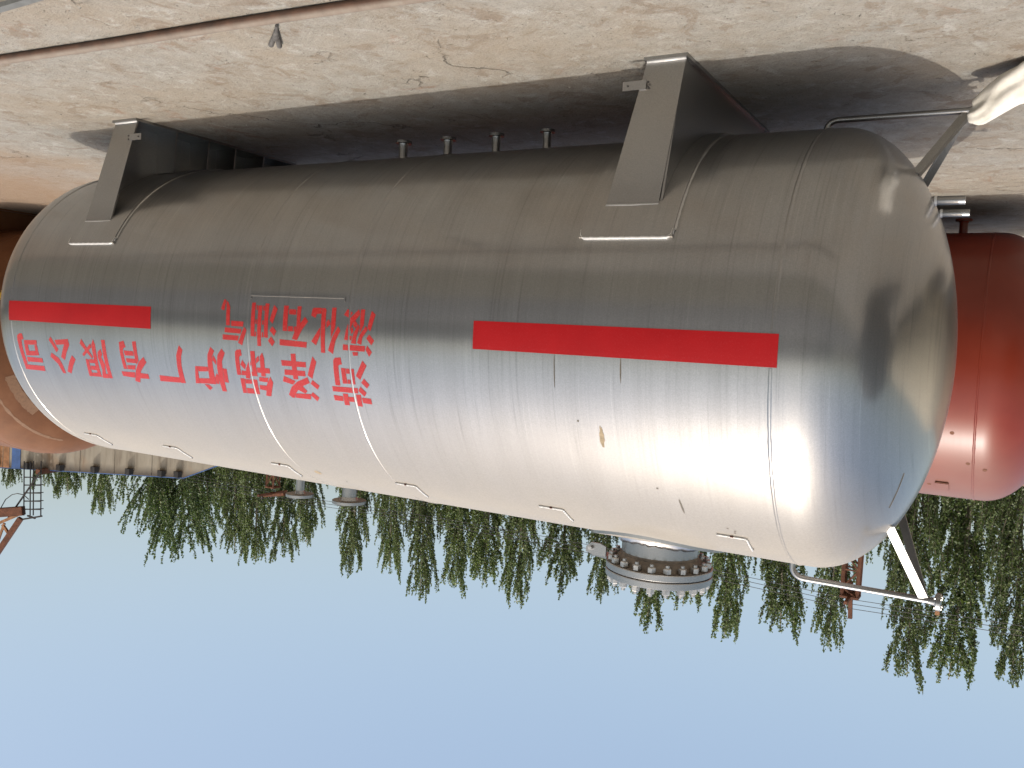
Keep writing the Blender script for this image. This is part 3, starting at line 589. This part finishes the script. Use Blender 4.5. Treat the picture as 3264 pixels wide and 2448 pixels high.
# ------------------------------------------------------------------ neighbouring tanks
plain('tank_dark', (.035, .036, .036), .6, 0, .3, 2, .1)
def neighbour(name, label, d, z, r, xa, xb, sg, mat, dep, lugs=(), nozzles=(), seams=(), both=True):
    t = empty(name, ((xa + xb) / 2, d, 0), label, 'tank')
    s0, s1 = xa + .06, xb - .06
    mk('shell', *ring(s0, s1, r, d, z, 128, 6), mat, t, smooth=True)
    mk('dished_head', *dish(xa, s0, -1, r, dep, d, z, 128, 20), mat, t, smooth=True)
    mk('dished_head', *dish(xb, s1, 1, r, dep, d, z, 128, 20), mat, t, smooth=True)
    for x in [s0, s1] + list(seams): mk('weld_seam', *bead(x, r, d, z, .009), mat, t, smooth=True)
    for x in lugs:
        o = mk('insulation_lug', *patch(x, x + .11, 57, 63.5, r + .004, r + .018, d, z, 2, 3), mat, t)
        mk('weld_bead', *patch(x + .003, x + .107, 56.5, 57, r, r + .014, d, z, 1, 1), 'rust_steel', o)
    for x, rn, rf in nozzles:
        zb = z - r
        o = B().lathe([(rn, .112), (rn, zb + .06)], (x, d, 0), n=20).mk('bottom_nozzle', mat, t, auto=40)
        B().lathe([(rf, .10), (rf, .118), (rn * 1.2, .121), (rn, .14)], (x, d, 0), n=24).mk('flange', mat, o, auto=40)
    # plain saddles
    for x in (xa + .9, xb - .9):
        zb = z - r; yb = r * .70; poly = [(d - yb, .018)]
        for i in range(21):
            a = math.radians(-35 - 110 * i / 20); poly.append((d - (r + .002) * math.cos(a), z + (r + .002) * math.sin(a)))
        poly.append((d + yb, .018))
        w_ = B().prism(poly, 'x', x - .008, x + .008).mk('saddle', mat, t)
        B().box((x - .13, d - yb - .02, 0), (x + .13, d + yb + .02, .018)).mk('base_plate', mat, w_)
        for s in (-1, 1):
            a = math.radians(35); B().bar((x, d + s * (yb - .005), .018), (x, d + s * (r + .005) * math.cos(a), z - (r + .005) * math.sin(a)), .24, .014, (0, 1, 0)).mk('side_plate', mat, w_)
        mk('wrapper_plate', *patch(x - .2, x + .2, -152, -28, r - .002, r + .012, d, z, 2, 40), mat, w_, auto=30)
        for y in (-.45, 0, .45):
            zc = z - math.sqrt((r + .01) ** 2 - y * y); B().box((x + .008, d + y - .006, .018), (x + .12, d + y + .006, zc)).mk('rib', mat, w_)
    return t
red = neighbour('red_tank', 'glossy dark red horizontal tank standing behind the silver tank', 9.45, 1.49, 1.25, .25, 7.2, 1, 'tank_red', .625, lugs=(.50, 1.6, 2.7), nozzles=((.585, .038, .075),), seams=(2.6, 4.9))
def spot(t, x, th, r, d, z, w_, wt, mat):
    V = [surf(x, th, r + .0012, d, z)] + [surf(x + w_ / 2 * math.cos(2 * math.pi * j / 14), th + wt / 2 * math.sin(2 * math.pi * j / 14), r + .0012, d, z) for j in range(14)]
    mk('stain', V, [(0, j + 1, (j + 1) % 14 + 1) for j in range(14)], mat, t)
for x, th in ((.48, 27.4), (.35, 42.1), (.66, 60.3), (.22, 45.)): spot(red, x, th, 1.25, 9.45, 1.49, .035, 1.5, 'rust_steel')
brown = neighbour('brown_tank', 'rust brown primed tank with tape patches beyond the far end of the silver tank', 7.95, 1.88, 1.63, 12.15, 19., 1, 'tank_brown', .815, seams=(14.8, 17.))
# strips of masking paper left on the brown head
def headband(t, xt, dep, r, d, z, f0, f1, a0, a1, mat, seed):
    V = []; F = []; n = 40; rr = random.Random(seed)
    for i in range(n + 1):
        th = a0 + (a1 - a0) * i / n; j0 = rr.uniform(-.006, .006)
        for f in (f0 + j0, f1 - j0):
            q = r * math.sin(f); V.append(surf(xt - (dep + .002) * math.cos(f), th, (q + .002), d, z))
    for i in range(n): F.append((2 * i, 2 * i + 1, 2 * i + 3, 2 * i + 2))
    mk('tape_strip', V, F, mat, t)
headband(brown, 12.15, .815, 1.63, 7.95, 1.88, 1.02, 1.05, 5, 80, 'tape_tan', 1)
headband(brown, 12.15, .815, 1.63, 7.95, 1.88, .78, .88, 22, 52, 'tape_tan', 2)
headband(brown, 12.15, .815, 1.63, 7.95, 1.88, .80, 1.0, -32, -18, 'yellow_paint', 3)
third = neighbour('tan_tank', 'dull tan tank just visible behind the red tank', 13.6, 1.62, 1.4, -6.5, 4.5, 1, 'tape_tan', .7)
cream = neighbour('standin_cream_tank', 'unseen cream stand-in tank in the red tank row, added for a pale reflection in the silver head', 9.8, 1.5, 1.25, -9.5, -2.2, 1, 'tank_cream', .625)  # outside the frame, added so the near head mirrors something pale
dark = neighbour('standin_dark_tank', 'unseen dark stand-in tank added for the dark reflection in the rounded silver head', D0 - .3, 1.46, 1.2, -11.5, -3.5, 1, 'tank_dark', .6)  # outside the frame, added for the dark column mirrored in the near head

# ------------------------------------------------------------------ crane girder, derrick, poles, wires
def cray(u, v, dep):
    dd = cR * (1632 - u) + cU * (v - 1224) + cF * 2821.07; return CAM + dd * (dep / 2821.07)
GA = Vector((35.6, 29.95)); GB = Vector((46.0, 24.0)); gd = (GB - GA).normalized(); gn = Vector((-gd.y, gd.x))
def gp(s, z, o=0.): p = GA + gd * s + gn * o; return Vector((p.x, p.y, z))
gr = empty('gantry_crane', (*(GA + gd * 7), 0), 'weathered cream box girder of a gantry crane with blue top rail above the brown tank', 'crane')
ZT, ZBm = 9.05, 7.35
def girder(o0, o1):
    V = []
    for o in (o0, o1): V += [gp(-2.2, ZT - .95, o), gp(0, ZT, o), gp(17, ZT, o), gp(17, ZBm, o), gp(.6, ZBm, o), gp(-2.2, ZT - 1.3, o)]
    return V, [(0, 1, 2, 3, 4, 5), (11, 10, 9, 8, 7, 6)] + [(i, (i + 1) % 6, 6 + (i + 1) % 6, 6 + i) for i in range(6)]
gm = mk('box_girder', *girder(-.35, .35), 'girder_cream', gr)
B().bar(gp(0, ZT + .035), gp(17, ZT + .035), .5, .05).mk('rail', 'crane_blue', gr)
B().bar(gp(-2.25, ZT - .93), gp(0, ZT + .035), .5, .05).mk('rail', 'crane_blue', gr)
for s in (1.0, 2.6, 4.3, 6.0, 7.6, 9.2, .2): B().box(tuple(gp(s, ZT - .32, -.46) - Vector((.13, .13, 0))), tuple(gp(s, ZT - .02, -.36) + Vector((.13, .03, 0)))).mk('bracket', 'dark_steel', gr)
for s in (1.55, 3.4, 5.1, 8.9, 10.6): B().bar(gp(s, ZBm, -.355), gp(s, ZT - .02, -.355), .05, .02, (1, 0, 0)).mk('stiffener', 'girder_cream', gr)
B().bar(gp(8.25, ZBm - .05, -.37), gp(8.25, ZT + .0, -.37), .42, .03, tuple((gn.x, gn.y, 0))).mk('blue_panel', 'crane_blue', gr)
B().bar(gp(8.9, ZBm - .05, -.36), gp(8.9, ZT + .0, -.36), .6, .012, tuple((gn.x, gn.y, 0))).mk('rust_panel', 'rust_light', gr)
for s in (3.0, 14.0):
    for o in (-1.6, 1.6): B().bar(gp(s, 0, o), gp(s, ZBm, o * .25), .35, .3).mk('leg', 'girder_cream', gr)
    B().bar(gp(s, .25, -2.), gp(s, .25, 2.), .4, .5).mk('end_carriage', 'girder_cream', gr)
b = B()
for i in range(9): b.bar(gp(9.2 + i * .32, ZT + .05, -.3), gp(9.5 + i * .32, ZT - .1 + .12 * (i % 2), -.32), .09, .05)
b.mk('cable_festoon', 'dark_steel', gr)

# rusty derrick with caged ladder standing on the girder line
DP = 43.2
def dq(u, v, o=0.): p = cray(u, v, DP); return p + Vector((gn.x, gn.y, 0)) * o
dr = empty('rusty_derrick', tuple(dq(80, 1500) * 1.0), 'rusty derrick head with black ladder cage rising above the crane girder', 'derrick')
for u in (77, 97, 107, 131): B().bar(dq(u, 1470), dq(u - 1, 1643), .045, .045).mk('ladder_rail', 'dark_steel', dr)
for v in (1521, 1546, 1571, 1597, 1623):
    B().bar(dq(76, v), dq(131, v + 1), .05, .05).mk('rung', 'dark_steel', dr)
    B().bar(dq(76, v + 1), dq(131, v + 1, .22), .04, .04).mk('rung', 'dark_steel', dr)
B().bar(dq(68, 1656), dq(134, 1645), .09, .07).mk('platform_edge', 'dark_steel', dr)
B().bar(dq(70, 1650, .5), dq(112, 1652), .07, .07).mk('platform_edge', 'dark_steel', dr)
B().bar(dq(128, 1505), dq(20, 1660), .07, .07).mk('stay', 'dark_steel', dr)
B().bar(dq(-90, 1640), dq(75, 1628), .34, .42).mk('head_beam', 'rust_steel', dr)
B().bar(dq(66, 1652), dq(-30, 1795), .24, .24).mk('jib', 'rust_steel', dr)
B().bar(dq(60, 1640), dq(-5, 1668), .14, .14).mk('strut', 'rust_light', dr)
B().bar(dq(8, 1672), dq(26, 1698), .13, .1).mk('strut', 'rust_light', dr)
B().bar(dq(14, 1668), dq(-8, 1730), .12, .1).mk('strut', 'rust_light', dr)
pts = [dq(92, 1592), dq(75, 1577), dq(55, 1573), dq(38, 1577), dq(18, 1592), dq(5, 1615), dq(-10, 1640)]
B().tube(pts, .022, 6).mk('loose_cable', 'dark_steel', dr)
# mast under it reaching the ground
fx = dq(120, 1500); B().bar((fx.x + .3, fx.y + 1.4, 0), (fx.x + .3, fx.y + 1.4, 9.2), .35, .35).mk('mast', 'rust_steel', dr)
B().bar((fx.x + .3, fx.y + 1.4, 9.1), (fx.x, fx.y, 9.1), .25, .25).mk('mast_arm', 'rust_steel', dr)

def lattice_pole(x, y, w_, ztop, spike, arm, label):
    t = empty('lattice_pole', (x, y, 0), label, 'pole', None)
    hw = w_ / 2
    for sx in (-1, 1):
        for sy in (-1, 1): B().bar((x + sx * hw, y + sy * hw, 0), (x + sx * hw * .86, y + sy * hw * .86, ztop), .085, .085).mk('leg', 'rust_steel', t)
    z = .4; k = 0
    while z < ztop - .2:
        z2 = min(z + .62, ztop - .02); f = 1 - .14 * z / ztop; f2 = 1 - .14 * z2 / ztop
        for sy in (-1, 1):
            a, c = (-1, 1) if k % 2 else (1, -1)
            B().bar((x + a * hw * f, y + sy * hw * f, z), (x + c * hw * f2, y + sy * hw * f2, z2), .05, .05).mk('lacing', 'rust_steel', t)
            if k % 2: B().bar((x - hw * f, y + sy * hw * f, z), (x + hw * f, y + sy * hw * f, z), .05, .05).mk('lacing', 'rust_steel', t)
        for sx in (-1, 1): B().bar((x + sx * hw * f, y - hw * f, z), (x + sx * hw * f2, y + hw * f2, z2), .045, .045).mk('lacing', 'rust_steel', t)
        z = z2; k += 1
    B().box((x - hw - .02, y - hw - .02, ztop - .05), (x + hw + .02, y + hw + .02, ztop + .02)).mk('cap_frame', 'rust_steel', t)
    if spike: B().bar((x + .02, y, ztop - .5), (x - .05, y, ztop + spike), .13, .13).mk('top_post', 'rust_steel', t)
    B().bar((x, y - .95, arm), (x, y + .95, arm), .1, .1).mk('crossarm', 'rust_steel', t)
    for o in (-.62, 0, .62): B().lathe([(.05, 0), (.06, .06), (.035, .1), (.05, .14), (.03, .2)], (x + .09, y + o, arm + .04), n=10).mk('insulator', 'dark_steel', t)
    return t
YW = 31.6
lattice_pole(4.5, YW, .56, 9.40, .75, 9.42, 'rusty lattice mast rising behind the near head, topped by a short post')
tp = lattice_pole(31.3, YW, .50, 9.2, 0, 9.5, 'rusty lattice post with crossarm among the poplar crowns')
B().bar((30.4, YW - .1, 9.42), (32.0, YW + .1, 9.72), .16, .14).mk('top_beam', 'rust_steel', tp)
for k, o in enumerate((-.62, 0, .62)):
    pts = []
    xs = [-26, 4.59, 31.39, 58, 84]
    for a, c in zip(xs, xs[1:]):
        for i in range(16):
            t = i / 16; pts.append((a + (c - a) * t, YW + o, 9.66 - .28 * 4 * t * (1 - t)))
    pts.append((xs[-1], YW + o, 9.66))
    o_ = B().tube(pts, .011, 5).mk('overhead_wire', 'wire_dark'); tag(o_, 'thin dark overhead wire strung between rusty lattice poles above the tanks', 'wire', 'overhead wires')

# ------------------------------------------------------------------ small things on the ground
pa_, pb_ = Vector((-.35, 3.30, .0275)), Vector((9.2, 2.862, .0275))
pp = [pa_.lerp(pb_, i / 40) + Vector((0, .004 * math.sin(i * .7), 0)) for i in range(41)]
po = B().tube(pp, .0275, 20).mk('steel_pipe', 'pipe_rust', auto=50); tag(po, 'long thin rusty steel pipe with a dusty top lying across the concrete', 'pipe')
path = [(.335, 5.09, .225), (.29, 5.07, .235), (.225, 5.06, .185), (.15, 5.04, .13), (.07, 5.03, .095), (-.02, 5.0, .085), (-.13, 4.97, .08), (-.25, 4.95, .07)]
V = []; F = []; n = 36; K = 40; rr = random.Random(8)
def lerp_path(t):
    f = t * (len(path) - 1); i = min(int(f), len(path) - 2); return Vector(path[i]).lerp(Vector(path[i + 1]), f - i)
from mathutils import noise as mn
for i in range(K + 1):
    t = i / K; c = lerp_path(t); e = math.sin(min(1, t * 5.5) * math.pi / 2) ** .6; rad = (.055 + .07 * t) * e if t < .93 else (.09 * (1 - t) / .07 + .004)
    ax = (lerp_path(min(1, t + .04)) - lerp_path(max(0, t - .04))).normalized(); s_ = ax.cross(Vector((0, 0, 1))).normalized(); u_ = s_.cross(ax)
    for j in range(n):
        a = 2 * math.pi * j / n
        fold = 1 + .12 * math.sin(3 * a + 5 * t) + .09 * mn.noise(Vector((math.cos(a) * 2.2, math.sin(a) * 2.2, t * 4))) + .07 * math.sin(7 * a - 9 * t)
        p = c + (s_ * math.cos(a) * 1.1 + u_ * math.sin(a) * .95) * rad * fold
        p.z = max(p.z, .004); V.append(p)
for i in range(K):
    for j in range(n): F.append((i * n + j, i * n + (j + 1) % n, (i + 1) * n + (j + 1) % n, (i + 1) * n + j))
F.append(tuple(range(n))[::-1]); F.append(tuple(K * n + j for j in range(n)))
tag(mk('cloth_bag', V, F, 'white_cloth', smooth=True), 'dusty white cloth bag tied over the end of the lower gauge pipe', 'bag')

pl = empty('cable_joint', (3.47, 3.40, 0), 'grey Y-shaped cable joint lying on the concrete beside the channel', 'cable joint')
a0 = Vector((3.33, 3.245, .014)); dv_ = (Vector((3.57, 3.475, 0)) - Vector((3.33, 3.245, 0))).normalized(); sv = Vector((-dv_.y, dv_.x, 0))
B().tube([a0, a0 + dv_ * .10], [.008, .009], 12).mk('cable_stub', 'plug_grey', pl, auto=40)
B().tube([a0 + dv_ * .085, a0 + dv_ * .09, a0 + dv_ * .135, a0 + dv_ * .14, a0 + dv_ * .145, a0 + dv_ * .19, a0 + dv_ * .20], [.009, .0135, .016, .012, .018, .021, .016], 16).mk('body', 'plug_grey', pl, auto=40)
for s in (-1, 1):
    c0 = a0 + dv_ * .19 + sv * s * .010; e0 = a0 + dv_ * .315 + sv * s * .022
    ts = [0, .1, .3, .34, .4, .62, .66, .72, .98, 1]; rs = [.008, .0125, .0135, .009, .0135, .0145, .010, .0145, .015, .011]
    B().tube([c0.lerp(e0, t) + Vector((0, 0, .002)) for t in ts], rs, 14).mk('socket', 'plug_grey', pl, auto=40)
def kl(x): return 2.535 + .05 * (x - 4.3)
st = B().bar((-30, kl(-30), .012), (40, kl(40), .012), .045, .024).mk('steel_strip', 'grey_strip'); tag(st, 'narrow grey steel strip edging the concrete beyond the rusty pipe', 'strip')
plain('dirt', (.105, .095, .068), .95, 0, .5, 4, .5)
tag(mk('dirt_verge', [(-200, .3, .004), (200, .3, .004), (200, kl(200) - .03, .004), (-30, kl(-30) - .03, .004), (-200, kl(-30) - .03, .004)], [(0, 1, 2, 3, 4)], 'dirt'), kind='structure')
# crumbs of concrete and slag scattered over the slab
V = []; F = []; rr = random.Random(21)
for k in range(900):
    x = rr.uniform(-1.5, 8.5); y = rr.uniform(2.4, 7.5); s_ = .002 + .010 * rr.random() ** 6
    if rr.random() < .35: y = 3.05 + rr.gauss(0, .35) + .1
    if abs(y - (3.284 - .0459 * x)) < .045: continue
    b0 = len(V)
    for j in range(5):
        a = 2 * math.pi * j / 5 + rr.random(); V.append(Vector((x + s_ * math.cos(a) * rr.uniform(.7, 1.3), y + s_ * math.sin(a) * rr.uniform(.7, 1.3), 0.0005)))
    V.append(Vector((x + rr.uniform(-.3, .3) * s_, y + rr.uniform(-.3, .3) * s_, s_ * rr.uniform(.5, 1.1))))
    F += [(b0 + j, b0 + (j + 1) % 5, b0 + 5) for j in range(5)]
plain('crumb', (.24, .22, .19), .9, 0, .6, 30, .1)
tag(mk('concrete_crumbs', V, F, 'crumb'), 'small concrete crumbs scattered over the slab', 'rubble', kind='stuff')

# ------------------------------------------------------------------ trees
def poplar_mesh(seed, H, cr, nb, dens, leaf, up=.8, start=.12, droop=0.):
    r = random.Random(seed); tr = B(); LV = []; LF = []
    top = Vector((r.uniform(-.15, .15), r.uniform(-.15, .15), H))
    def trunk(t): return Vector((top.x * t + .12 * math.sin(t * 5 + seed), top.y * t + .1 * math.cos(t * 4 + seed), H * t))
    tr.tube([trunk(i / 14) for i in range(15)], [.17 * (1 - i / 14) ** .8 + .012 for i in range(15)], 8)
    def leafy(p0, p1, n, spread):
        ax = (p1 - p0)
        for _ in range(n):
            t = r.random(); c = p0 + ax * t + Vector((r.gauss(0, spread), r.gauss(0, spread), r.gauss(0, spread * .6)))
            s = leaf * r.uniform(.65, 1.25)
            nrm = Vector((r.gauss(0, 1), r.gauss(0, 1), r.gauss(.25, .8))).normalized()
            a = nrm.cross(Vector((r.gauss(0, .5), r.gauss(0, .5), -1))).normalized(); b_ = nrm.cross(a)
            k = len(LV); LV.extend([c - b_ * s * .62, c + a * s * .46 - b_ * s * .08, c + b_ * s * .55 + nrm * s * .12, c - a * s * .46 - b_ * s * .08])
            LF.append((k, k + 1, k + 2, k + 3))
    def branch(p, az, L, tilt, rad, depth):
        pts = [p]; q = p.copy(); N = 7; el = tilt
        for i in range(N):
            el += (math.radians(86 if droop == 0 else 80) - el) * (.30 * up) - droop * .05 * i
            az2 = az + r.uniform(-.12, .12); q = q + Vector((math.cos(az2) * math.cos(el), math.sin(az2) * math.cos(el), math.sin(el))) * (L / N); pts.append(q.copy())
        tr.tube(pts, [rad * (1 - i / N) + .004 for i in range(N + 1)], 4, caps=False)
        for i in range(N):
            f = i / N
            if depth == 0 and f < .12: continue
            leafy(pts[i], pts[i + 1], int(dens * L / N * (1.0 - .35 * f)), .022 + .05 * (1 - f) ** 1.3)
        if depth == 0:
            for k in range(int(3 + L * 1.5)):
                f = r.uniform(.15, .8); i = min(int(f * N), N - 1)
                branch(pts[i].lerp(pts[i + 1], f * N - i), az + r.uniform(-2.2, 2.2), max(.7, L * r.uniform(.32, .6) * (1.15 - f * .4)), math.radians(r.uniform(52, 72)), rad * .4, 1)
    for k in range(nb):
        t = start + (.90 - start) * (k + r.random() * .7) / nb
        L = cr * (1.9 * (1 - t) ** .75 + .62) * r.uniform(.75, 1.2)
        branch(trunk(t), k * 2.4 + r.uniform(-.4, .4), L, math.radians(r.uniform(28, 48) if droop == 0 else r.uniform(5, 55)), .045 * (1 - t) + .014, 0)
    leafy(trunk(.86), trunk(1.0), int(dens * H * .14), .08)
    return tr, LV, LF
variants = []
def tree_variant(i, leafmat_, **k):
    tr, LV, LF = poplar_mesh(**k)
    a = bpy.data.meshes.new('trunk'); a.from_pydata([tuple(v) for v in tr.V], [], tr.F); a.materials.append(MAT['bark']); a.polygons.foreach_set('use_smooth', [True] * len(a.polygons))
    b_ = bpy.data.meshes.new('crown'); b_.from_pydata([tuple(v) for v in LV], [], LF); b_.materials.append(MAT[leafmat_])
    return a, b_, k['H']
for i in range(5):
    variants.append(tree_variant(i, 'leaf_poplar', seed=31 + i, H=13.5, cr=1.7, nb=56, dens=70, leaf=.088))
bushy = tree_variant(9, 'leaf_bushy', seed=77, H=13.5, cr=3.1, nb=46, dens=70, leaf=.10, up=.45, start=.2)
def plant(var, x, y, H, rz, label, cat='tree', group=None, sx=1., name='poplar_tree'):
    t = empty(name, (x, y, 0), label, cat, group); t.rotation_euler.z = rz; s = H / var[2]; t.scale = (s * sx, s * sx, s)
    for me, nm in ((var[0], 'trunk'), (var[1], 'crown')):
        o = bpy.data.objects.new(nm, me); COL.objects.link(o); o.parent = t
    return t
rr = random.Random(4)
LBL = 'tall slender poplar with upright leafy branches in the row behind the tanks'; GRP = 'poplars in the row behind the tanks'
# (x, top height seen at y=36)
ROW = [(-2.3, 12.9), (-.3, 12.5), (1.4, 12.9), (3.0, 13.1), (5.8, 12.7), (8.0, 12.5), (9.8, 13.1), (11.6, 12.2), (13.3, 13.3), (15.6, 12.6), (17.4, 12.3), (19.7, 13.7), (21.5, 13.0), (23.2, 13.5), (25.4, 14.5), (27.6, 13.7), (29.9, 14.1), (33.0, 13.0), (34.9, 14.1), (36.6, 14.7), (38.9, 14.6), (51.0, 14.0), (54.3, 13.3), (57., 13.0), (60.6, 13.5)]
SPECIAL = {13.3: ('poplar whose leafy tips show just past the bolted manhole cover', None), 5.8: ('poplar standing directly behind the rusty lattice mast', None),
           34.9: ('poplar crown behind the rusty post with a crossarm', None), 29.9: ('poplar crown behind the two small flanged top nozzles', None), 3.0: ('tall poplar behind the V braces of the upper gauge pipe', None)}
for i, (x, H) in enumerate(ROW):
    k = 1. + rr.uniform(-.05, .05)
    lb, gp_ = SPECIAL.get(x, (LBL, GRP))
    if x > 50: lb, gp_ = 'distant poplar whose tip just clears the cream crane girder', 'poplars beyond the crane girder'
    plant(variants[i % 5], x * k, 36 * k, 1.524 + (H - 1.524) * k, rr.uniform(0, 6.28), lb, 'tree', gp_, rr.uniform(.8, 1.18))
plant(bushy, 43.5, 36.5, 14.4, 1.0, 'broad bushy tree with a rounded crown at the end of the poplar row', sx=1.05, name='bushy_tree')

# ------------------------------------------------------------------ unseen stand-ins behind the camera, added for the paint's reflections
plain('asphalt', (.045, .046, .05), .85, 0, .3, 3, .3)
tag(mk('standin_road', [(-200, .28, .004), (200, .28, .004), (200, -14, .004), (-200, -14, .004)], [(0, 1, 2, 3)], 'asphalt'), kind='structure')  # unseen asphalt added to darken what the shell mirrors near the horizon
plain('soil', (.07, .065, .05), .95, 0, .5, 1.5, .4)
tag(mk('standin_verge', [(-200, -14.02, .006), (200, -14.02, .006), (200, -60, .006), (-200, -60, .006)], [(0, 1, 2, 3)], 'soil'), kind='structure')  # unseen dark ground added to carry the mirrored band further back
plain('cladding_blue', (.065, .075, .09), .6, 0, .25, 1.2, .1)
ws = empty('standin_workshop', (20, -24, 0), 'unseen long low blue grey building added for the dark band mirrored in the tank paint', 'building')  # unseen building added for its dark wall in the shell's reflection
B().box((-40, -33, 0), (95, -22, 4.3)).mk('wall', 'cladding_blue', ws)
B().prism([(-34, 4.3), (-21.4, 4.3), (-21.4, 4.45), (-27.5, 5.6), (-34, 4.45)], 'x', -40.5, 95.5).mk('roof', 'roof_grey', ws)
for x in range(-36, 92, 8): B().box((x, -21.99, 0), (x + 3.2, -21.9, 3.2)).mk('door', 'dark_steel', ws)
for i, x in enumerate((-34, -24, -14, -4)):  # unseen trees added to the mirrored backdrop
    plant(bushy, x, -15.6 + .5 * math.sin(i * 2.1), 4.2 + .5 * math.sin(i * 1.3), i * 1.7, 'small leafy stand-in tree, unseen, added to the backdrop mirrored in the tank', 'tree', 'unseen stand-in trees', 1.6, 'standin_tree')
